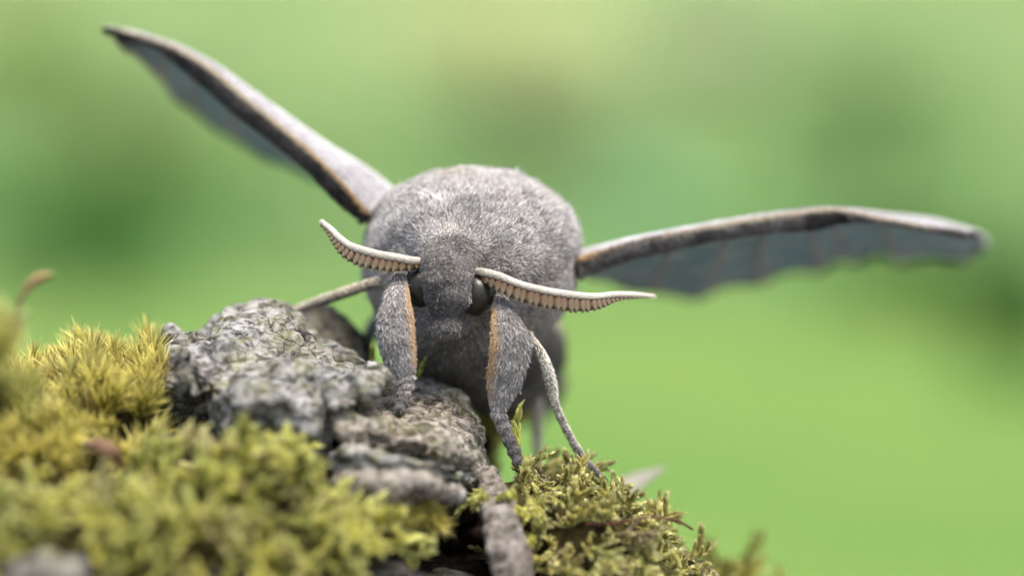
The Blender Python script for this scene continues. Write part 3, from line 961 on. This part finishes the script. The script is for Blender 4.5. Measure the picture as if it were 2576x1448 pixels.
# eyes
m, nt, bs, out = mat('compound_eye')
tc = nt.nodes.new('ShaderNodeTexCoord').outputs['Object']
nt.links.new(ramp(nt, noise_tex(nt, 6, 3, 0.5, vec=tc), [(0.35, (0.012, 0.011, 0.008)), (0.7, (0.026, 0.023, 0.015))]), bs.inputs['Base Color'])
bs.inputs['Roughness'].default_value = 0.30
bs.inputs['Specular IOR Level'].default_value = 0.35
vo = nt.nodes.new('ShaderNodeTexVoronoi'); vo.inputs['Scale'].default_value = 90
nt.links.new(tc, vo.inputs['Vector'])
bump(nt, vo.outputs['Distance'], 0.25, 0.004, bs)
EYE = m
for u, v, y, r in ((1199, 740, .10, .138), (1056, 722, .12, .130)):
    bm = bmesh.new()
    ball(bm, (0, 0, 0), (r, r * 1.05, r * 1.08))
    me = bpy.data.meshes.new('eye'); bm.to_mesh(me); bm.free()
    me.polygons.foreach_set('use_smooth', [True] * len(me.polygons))
    me.materials.append(EYE)
    e = bpy.data.objects.new('eye', me)
    e.location = P(u, v, y) - moth.location
    link(e, moth)

# antennae: pale flattened shaft, brown underside, row of comb teeth
A_WHITE = plain('antenna_white', (0.54, 0.50, 0.42), (0.68, 0.64, 0.56), 25, 0.6, 0.2, 0.3, 0.01)
A_BROWN = plain('antenna_brown', (0.12, 0.038, 0.010), (0.22, 0.085, 0.025), 18, 0.55, 0.3)
A_TOOTH, nt, bs, out = mat('antenna_tooth')
a_ = nt.nodes.new('ShaderNodeAttribute'); a_.attribute_name = 'along'
nt.links.new(mix(nt, 0.25, ramp(nt, a_.outputs['Fac'], [(0.0, (0.06, 0.025, 0.011)), (0.45, (0.13, 0.086, 0.045)), (1.0, (0.27, 0.235, 0.155))]), ramp(nt, noise_tex(nt, 60, 3), [(0.3, (0.5, 0.5, 0.5)), (0.7, (1, 1, 1))]), 'MULTIPLY'), bs.inputs['Base Color'])
bs.inputs['Roughness'].default_value = 0.6
def antenna(st, teeth, base_w):
    """st rows: u, v, y, shaft half height px, tooth length px"""
    a = interp(st, 90)
    pts = PA(a[:, :3])
    hw = a[:, 3] * S0 * .74
    root = bpy.data.objects.new('antenna', None)
    link(root, moth)
    root.location = Vector(pts[0]) - moth.location
    sh_me = tube('shaft', pts, hw, hw * .8, sides=12)
    sh = mobj('shaft', sh_me, A_WHITE, root)
    tg = unit(np.gradient(pts, axis=0))
    down = unit(np.cross(tg, np.tile([0., 1., 0.], (90, 1))))
    down = np.where(down[:, 2:3] > 0, -down, down)
    tl = a[:, 4] * S0 * 1.36
    # brown underside plate just behind the teeth
    mid = pts + down * (hw * .6 + tl * .40)[:, None] + np.array([0, .032, 0])
    mobj('underside', tube('underside', mid[3:], (tl * .46 + .004)[3:], (tl * .3 + .004)[3:], sides=10), A_BROWN, root)
    # short pale scales on the shaft
    p, n = sample(sh_me, 9000)
    i = np.argmin(((p[:, None, :] - pts[None, ::3]) ** 2).sum(2), 1) * 3
    fl = tg[i] + rng.normal(size=p.shape) * .12
    col = np.array([.66, .62, .53]) * (.8 + .35 * rng.random((len(p), 1)))
    fur('shaft_scales', root, p, n, fl, .2, .035, .006, col, FUR, 1.05, .8, 3)
    # teeth
    arc = np.concatenate([[0], np.cumsum(np.linalg.norm(np.diff(pts, axis=0), axis=1))])
    arc /= arc[-1]
    sc_me = None
    for k in range(teeth):
        t = .06 + .86 * (k / (teeth - 1)) ** .97
        j = min(88, int(np.searchsorted(arc, t)))
        q, T, D, l = pts[j], tg[j], down[j], tl[j]
        if l < .012: continue
        w = (arc[-1] - arc[0]) * np.linalg.norm(np.diff(pts, axis=0), axis=1).sum() * .66 / teeth
        V, F = [], []
        ns = 7
        for s in range(ns):
            x = s / (ns - 1)
            c = q + D * (hw[j] * .55 + l * x) + np.array([0, -.028 * math.sin(x * 2.2) * (l / .09) - .004, 0]) + T * (w * .5 * (x - .3))
            ww = w * (1.0 - .10 * x - .62 * max(0, x - .65) / .35)
            # rounded front, keeled
            V += [c - T * ww * .95 + np.array([0, .03, 0]), c - T * ww * .35 + np.array([0, .010, 0]), c + T * ww * .6 + np.array([0, -.010, 0]), c + T * ww * .95 + np.array([0, .012, 0]), c + np.array([0, .05, 0])]
        for s in range(ns - 1):
            for b in range(5):
                b2 = (b + 1) % 5
                F.append((s * 5 + b, s * 5 + b2, (s + 1) * 5 + b2, (s + 1) * 5 + b))
        F.append(tuple((ns - 1) * 5 + b for b in range(5)))
        tme = mesh_from('comb_tooth', V, F, False)
        at = tme.attributes.new('along', 'FLOAT', 'POINT')
        at.data.foreach_set('value', np.repeat(np.linspace(0, 1, ns), 5).astype(np.float32))
        mobj('comb_tooth', tme, A_TOOTH, root)
    return root
antenna([(1072, 656, .05, 8, 6), (1040, 655, .0, 12, 14), (1000, 648, -.03, 12, 24), (955, 640, -.04, 12, 28), (915, 630, -.02, 12, 28), (882, 618, .04, 11, 24), (856, 600, .12, 10, 16), (836, 580, .22, 9, 10), (812, 560, .32, 7, 5)], 19, 1)
antenna([(1192, 682, .05, 8, 5), (1215, 684, .0, 12, 14), (1255, 694, -.05, 12, 24), (1310, 715, -.08, 11, 29), (1375, 731, -.08, 11, 31), (1440, 741, -.04, 11, 30), (1495, 745, .06, 10, 24), (1550, 740, .22, 9, 11), (1600, 741, .4, 8, 5), (1642, 744, .55, 5, 2)], 30, 1)
# antenna sockets: tufts are part of the body fur

# legs
def leg(name, st, stripe=None, nhair=16000, hlen=.05, base=(.27, .262, .26), sides=16, depth=.75, lift=.4, hw=.0085, skin=None, label=None, dark_tip=None):
    """st rows: u, v, y, half width px"""
    a = interp(st, 60)
    pts = PA(a[:, :3])
    r = a[:, 3] * S0 * .88
    tq = np.linspace(0, 1, 60)
    r = r * np.where((tq > .66) & (name == 'front_leg'), 1.04 - .22 * np.abs(np.cos(np.pi * 5 * (tq - .66) / .34)) ** 6, 1)
    me = tube(name, pts, r, r * depth, sides=sides)
    o = mobj(name, me, skin or SKIN, moth)
    if label: o['label'] = label
    p, n = sample(me, nhair)
    i = np.argmin(((p[:, None, :] - pts[None, ::2]) ** 2).sum(2), 1) * 2
    tg = unit(np.gradient(pts, axis=0))[i]
    rr = r[i]
    xr = (p[:, 0] - pts[i, 0]) / (rr + 1e-6)          # -1..1 across the leg
    fl = tg + rng.normal(size=p.shape) * .22 + np.stack([xr * .25, xr * 0, xr * 0], 1)
    g = np.exp(rng.normal(size=len(p)) * .45) * (1 + .2 * fbm(p * 9, 2, 81))
    col = np.array(base)[None] * g[:, None]
    if stripe is not None:
        side, c, i0, i1, width = stripe
        if abs(side) == 2:
            xr = (p[:, 2] - pts[i, 2]) / (rr + 1e-6)
            side = side / 2
        w = np.clip((xr * side - (1 - width)) / .35, 0, 1) * np.clip((i / 60 - i0) / .08, 0, 1) * np.clip((i1 - i / 60) / .12, 0, 1)
        w = w * np.clip(1.1 + .5 * fbm(p * 8, 2, 83), 0, 1)
        col = col * (1 - w[:, None]) + np.array(c)[None] * (.7 + .5 * rng.random((len(p), 1))) * w[:, None]
    if dark_tip:
        w = np.clip((i / 60 - dark_tip) / .12, 0, 1)[:, None]
        col = col * (1 - .62 * w)
    L = hlen * (.6 + .7 * rng.random(len(p))) * np.clip(rr / (r.max() * .75), .35, 1.1)
    if stripe is not None and abs(stripe[0]) == 1 and name == 'front_leg':
        L = L * (1 + .35 * np.clip(-xr * stripe[0], 0, 1))
    fur(name + '_fur', o, p, n, fl, lift, L, hw, col, FUR, 1.7, .22, 4)
    # pair of small hooked claws at the foot
    e, d = pts[-1], unit(pts[-1:] - pts[-6:-5])[0]
    for q in (-1, 1):
        cp = [e - d * .02 + np.array([q * .008, 0, 0]), e + d * .02 + np.array([q * .022, -.012, .004]), e + d * .045 + np.array([q * .024, -.022, -.012])]
        mobj('claw', tube('claw', cp, [.010, .007, .002], sides=6), CLAW, o)
    return o
CLAW = plain('claw', (0.02, 0.012, 0.008), (0.05, 0.03, 0.02), 20, 0.35, 0.4)
OR = (.37, .25, .135)
leg('front_leg', [(1012, 675, .12, 16), (1006, 710, .04, 22), (1001, 745, -.03, 29), (998, 790, -.08, 38), (999, 835, -.1, 40), (1004, 875, -.1, 37), (1010, 910, -.1, 31), (1017, 945, -.1, 23), (1020, 975, -.12, 17), (1013, 1005, -.16, 15), (1003, 1032, -.22, 12)],
    (1, OR, .05, .62, .50), 28000, .065, (.195, .186, .178), depth=.6, dark_tip=.74, lift=.22)
leg('front_leg', [(1256, 735, .1, 15), (1260, 765, .02, 22), (1271, 810, -.05, 34), (1280, 855, -.08, 43), (1276, 905, -.08, 41), (1267, 950, -.06, 35), (1256, 1000, -.05, 23), (1254, 1040, -.04, 17), (1270, 1085, -.02, 15), (1290, 1130, -.02, 15), (1302, 1163, -.04, 11)],
    (-1, OR, .02, .62, .58), 30000, .07, (.195, .185, .175), depth=.6, dark_tip=.72, lift=.22)
CREAM = (.44, .38, .28)
leg('middle_leg', [(1000, 702, .5, 14), (940, 712, .55, 14), (890, 728, .6, 15), (840, 745, .68, 15), (790, 762, .75, 14), (745, 780, .8, 12), (722, 790, .82, 8)],
    (-2, (.13, .115, .09), 0.0, 1.2, .70), 9000, .032, CREAM, depth=.9, lift=.12)
leg('middle_leg', [(1325, 840, .3, 10), (1345, 862, .25, 11), (1370, 910, .25, 15), (1385, 960, .28, 16), (1395, 1010, .3, 12), (1420, 1070, .32, 11), (1450, 1125, .35, 11), (1480, 1165, .36, 10), (1510, 1196, .36, 9)],
    (-1, (.12, .105, .085), -0.1, 1.2, .38), 12000, .032, (.58, .51, .39), depth=.9, lift=.12)
leg('hind_leg', [(1270, 1010, 2.0, 10), (1310, 1020, 1.9, 13), (1345, 1000, 1.8, 14), (1352, 1030, 1.8, 13), (1352, 1080, 1.8, 12), (1352, 1130, 1.8, 10), (1354, 1190, 1.8, 8)],
    None, 5000, .04, (.50, .44, .34), depth=.9)
leg('hind_leg', [(1000, 780, 1.6, 16), (960, 800, 1.7, 18), (935, 830, 1.7, 16), (925, 870, 1.7, 13), (915, 920, 1.7, 10)],
    None, 4000, .04, (.22, .21, .20), depth=.9)

# wings
m, nt, bs, out = mat('wing_upper')
f = noise_tex(nt, 5, 6, 0.65)
nt.links.new(ramp(nt, f, [(0.3, (0.22, 0.21, 0.215)), (0.55, (0.32, 0.31, 0.32)), (0.75, (0.38, 0.355, 0.32))]), bs.inputs['Base Color'])
bs.inputs['Roughness'].default_value = 0.7; bs.inputs['Specular IOR Level'].default_value = 0.2
WING_UP = m
m, nt, bs, out = mat('wing_under')
f = noise_tex(nt, 3.4, 4, 0.6)
nt.links.new(ramp(nt, f, [(0.32, (0.07, 0.135, 0.15)), (0.52, (0.11, 0.195, 0.21)), (0.68, (0.25, 0.28, 0.26))]), bs.inputs['Base Color'])
bs.inputs['Roughness'].default_value = 0.7; bs.inputs['Specular IOR Level'].default_value = 0.2
WING_UN = m
VEIN = plain('wing_vein', (0.15, 0.145, 0.12), (0.23, 0.21, 0.175), 8, 0.6, 0.2)
MARGIN = plain('wing_margin', (0.06, 0.055, 0.05), (0.12, 0.11, 0.10), 8, 0.7, 0.2)

def wing(st, scallop, veins, band_dark, label, pale_root):
    """st rows: leading edge (u, v, y), band bottom (u, v), crest (u, v, dy), trailing edge (u, v, dy)"""
    n = 90
    a = interp(st, n)
    LE = PA(a[:, 0:3])
    BO = PA(np.stack([a[:, 3], a[:, 4], a[:, 2] + .03], 1))
    CR = PA(np.stack([a[:, 5], a[:, 6], a[:, 2] + a[:, 7]], 1))
    tt = np.linspace(0, 1, n)
    sc = scallop * np.abs(np.sin(tt * np.pi * 7.5)) * np.clip(tt * 4, 0, 1)
    TE = PA(np.stack([a[:, 8], a[:, 9] - sc, a[:, 2] + a[:, 10] * 1.4], 1))
    root = bpy.data.objects.new('forewing', None)
    link(root, moth)
    root.location = Vector(LE[0]) - moth.location
    root['label'] = label
    # membrane: upper sheet LE -> crest -> TE, lower sheet TE -> band bottom
    rows = []
    m1 = 14
    for s in range(m1 + 1):
        x = s / m1
        rows.append((1 - x) ** 2 * LE + 2 * x * (1 - x) * (2 * CR - .5 * (LE + TE)) * 0 + 2 * x * (1 - x) * (CR * 1.35 - TE * .175 - LE * .175) + x ** 2 * TE)
    thick = np.array([0, .012, -.012])
    low = []
    for s in range(m1 + 1):
        x = s / m1
        mid = (BO + TE) / 2 + np.array([0, 0, .05])
        low.append((1 - x) ** 2 * BO + 2 * x * (1 - x) * mid + x ** 2 * (TE + thick * .3))
    V = np.concatenate([np.stack(rows, 1), np.stack(low, 1)], 1)      # n x 2(m1+1)
    W = 2 * (m1 + 1)
    F, MI = [], []
    for i in range(n - 1):
        for s in range(m1):
            F.append((i * W + s, i * W + s + 1, (i + 1) * W + s + 1, (i + 1) * W + s)); MI.append(0)
            b = m1 + 1
            F.append((i * W + b + s, (i + 1) * W + b + s, (i + 1) * W + b + s + 1, i * W + b + s + 1)); MI.append(1)
        F.append((i * W + m1, i * W + W - 1, (i + 1) * W + W - 1, (i + 1) * W + m1)); MI.append(1)
    Vf = V.reshape(-1, 3)
    f0 = F[40 * (2 * m1 + 1) + 8]
    if np.cross(Vf[f0[1]] - Vf[f0[0]], Vf[f0[3]] - Vf[f0[0]])[2] < 0:
        F = [f[::-1] for f in F]
    me = mesh_from('membrane', Vf, F)
    mb = mobj('membrane', me, [WING_UP, WING_UN], root)
    me.polygons.foreach_set('material_index', MI)
    # dark trailing margin
    mobj('margin', tube('margin', TE[8:], .022, .012, sides=8), MARGIN, root)
    # veins under the membrane
    for t in veins:
        i = int(t * (n - 1))
        pts = [low[s][i] + np.array([0, -.012, -.004]) for s in range(1, m1 + 1)]
        mobj('vein', tube('vein', pts, np.linspace(.012, .035, m1) * random.uniform(.6, 1.2), .008, sides=8), VEIN, root)
    # leading edge band
    H = np.linalg.norm(LE - BO, axis=1)
    C = (LE + BO) / 2
    fwd = np.array([0., -1., 0.])
    up = unit(LE - BO)
    th = np.linspace(0, 2 * np.pi, 14, endpoint=False)
    BV = (C[:, None] + up[:, None] * (np.sin(th)[None, :, None] * (H * .52)[:, None, None]) + fwd * (np.cos(th)[None, :, None] * np.clip(H * .35, .012, .05)[:, None, None])).reshape(-1, 3)
    BF = []
    for i in range(n - 1):
        for j in range(14):
            k = (j + 1) % 14
            BF.append((i * 14 + j, i * 14 + k, (i + 1) * 14 + k, (i + 1) * 14 + j))
    BF += [tuple(range(14))[::-1], tuple((n - 1) * 14 + j for j in range(14))]
    f0 = BF[40 * 14]
    if np.dot(np.cross(BV[f0[1]] - BV[f0[0]], BV[f0[3]] - BV[f0[0]]), (BV[f0[0]] + BV[f0[2]]) / 2 - (C[40] + C[41]) / 2) < 0:
        BF = [f[::-1] for f in BF]
    bme = mesh_from('leading_edge', BV, BF)
    bd = mobj('leading_edge', bme, SKIN, root)
    p, nn_ = sample(bme, 26000)
    i = np.argmin(((p[:, None, 0::2] - C[None, :, 0::2]) ** 2).sum(2), 1)
    hrel = ((p - C[i]) * up[i]).sum(1) / (H[i] * .52 + 1e-6)
    tg = unit(np.gradient(C, axis=0))[i]
    t = i / n
    dk = band_dark(t)
    g = dk * np.exp(rng.normal(size=len(p)) * .5) * (1 + .55 * fbm(p * 6, 3, 91))
    col = np.stack([g, g * .93, g * .88], 1)
    w = np.clip((hrel - .70) / .2, 0, 1)[:, None]
    cr_ = np.array([.44, .38, .28]) * (1 - pale_root(t))[:, None] + np.array([.46, .29, .12]) * pale_root(t)[:, None]
    w = w * (1 - .85 * np.clip((t - .88) / .04, 0, 1))[:, None]
    col = col * (1 - w) + cr_ * (.75 + .4 * rng.random((len(p), 1))) * w
    fur('band_fur', bd, p, nn_, tg + rng.normal(size=p.shape) * .25 - up[i] * .25, .25, .045 * (.5 + .8 * rng.random(len(p))), .008, col, FUR, 1.35, .6, 3)
    # scales over the upper side near the root
    def kp(c, nm):
        return (nm[:, 2] > .15) * 1.0
    p, nn_ = sample(me, 24000, kp)
    g = .36 * (.7 + .6 * rng.random(len(p))) * (1 + .3 * fbm(p * 4, 3, 92))
    g = g * (1 + .5 * np.clip(1.2 - np.abs(p[:, 0] - LE[0, 0]) / 1.1, 0, 1))
    col = np.stack([g, g * .975, g * .985], 1)
    side = 1.0 if LE[-1, 0] > LE[0, 0] else -1.0
    fl = np.array([side, .5, 0]) + rng.normal(size=p.shape) * .25
    fur('wing_scales', mb, p, nn_, fl, .12, .05, .009, col, FUR, 1.1, .9, 3)
    return root

LW = [  # leading edge u v y | band bottom | crest u v dy | trailing u v dy
    (930, 540, .85, 915, 560, 1015, 440, .35, 1000, 600, 1.3),
    (868, 468, .85, 848, 506, 962, 398, .35, 905, 535, 1.5),
    (790, 388, .88, 768, 424, 845, 338, .35, 810, 460, 1.7),
    (709, 318, .95, 686, 357, 752, 278, .32, 735, 425, 1.7),
    (611, 240, 1.05, 588, 282, 645, 205, .28, 622, 372, 1.6),
    (533, 174, 1.15, 510, 214, 558, 152, .22, 525, 308, 1.4),
    (450, 124, 1.25, 434, 152, 478, 115, .18, 448, 248, 1.1),
    (390, 101, 1.33, 381, 118, 412, 93, .14, 398, 185, .8),
    (330, 83, 1.40, 322, 104, 348, 75, .10, 338, 135, .45),
    (268, 70, 1.45, 272, 82, 284, 66, .05, 296, 108, .15)]
RW = [
    (1440, 655, .85, 1452, 700, 1440, 615, .35, 1480, 705, 1.0),
    (1592, 608, .85, 1578, 655, 1598, 586, .35, 1560, 722, 1.5),
    (1754, 575, .88, 1752, 613, 1754, 560, .35, 1700, 757, 1.8),
    (1860, 556, .92, 1866, 593, 1860, 543, .30, 1830, 738, 1.9),
    (1939, 543, .95, 1945, 584, 1942, 531, .28, 1960, 706, 1.9),
    (2060, 528, .98, 2052, 575, 2066, 521, .25, 2080, 682, 1.9),
    (2125, 530, 1.0, 2112, 560, 2140, 520, .4, 2155, 664, 1.9),
    (2205, 545, 1.02, 2203, 558, 2260, 526, .7, 2245, 660, 1.9),
    (2309, 565, 1.06, 2309, 575, 2375, 534, .9, 2360, 664, 1.8),
    (2425, 583, 1.12, 2420, 596, 2466, 572, .8, 2478, 640, 1.4)]
wing(LW, 8, (.48, .6, .72), lambda t: np.where(t > .86, .025, .045), 'forewing raised high to the upper left', lambda t: np.clip(.35 - t, 0, .35) / .35)
wing(RW, 20, (.18, .3, .41, .55, .63, .8), lambda t: np.where((t > .5) & (t < .66), .028, .105), 'forewing held out to the right with bluish grey underside', lambda t: np.clip(.2 - t, 0, .2) / .2)
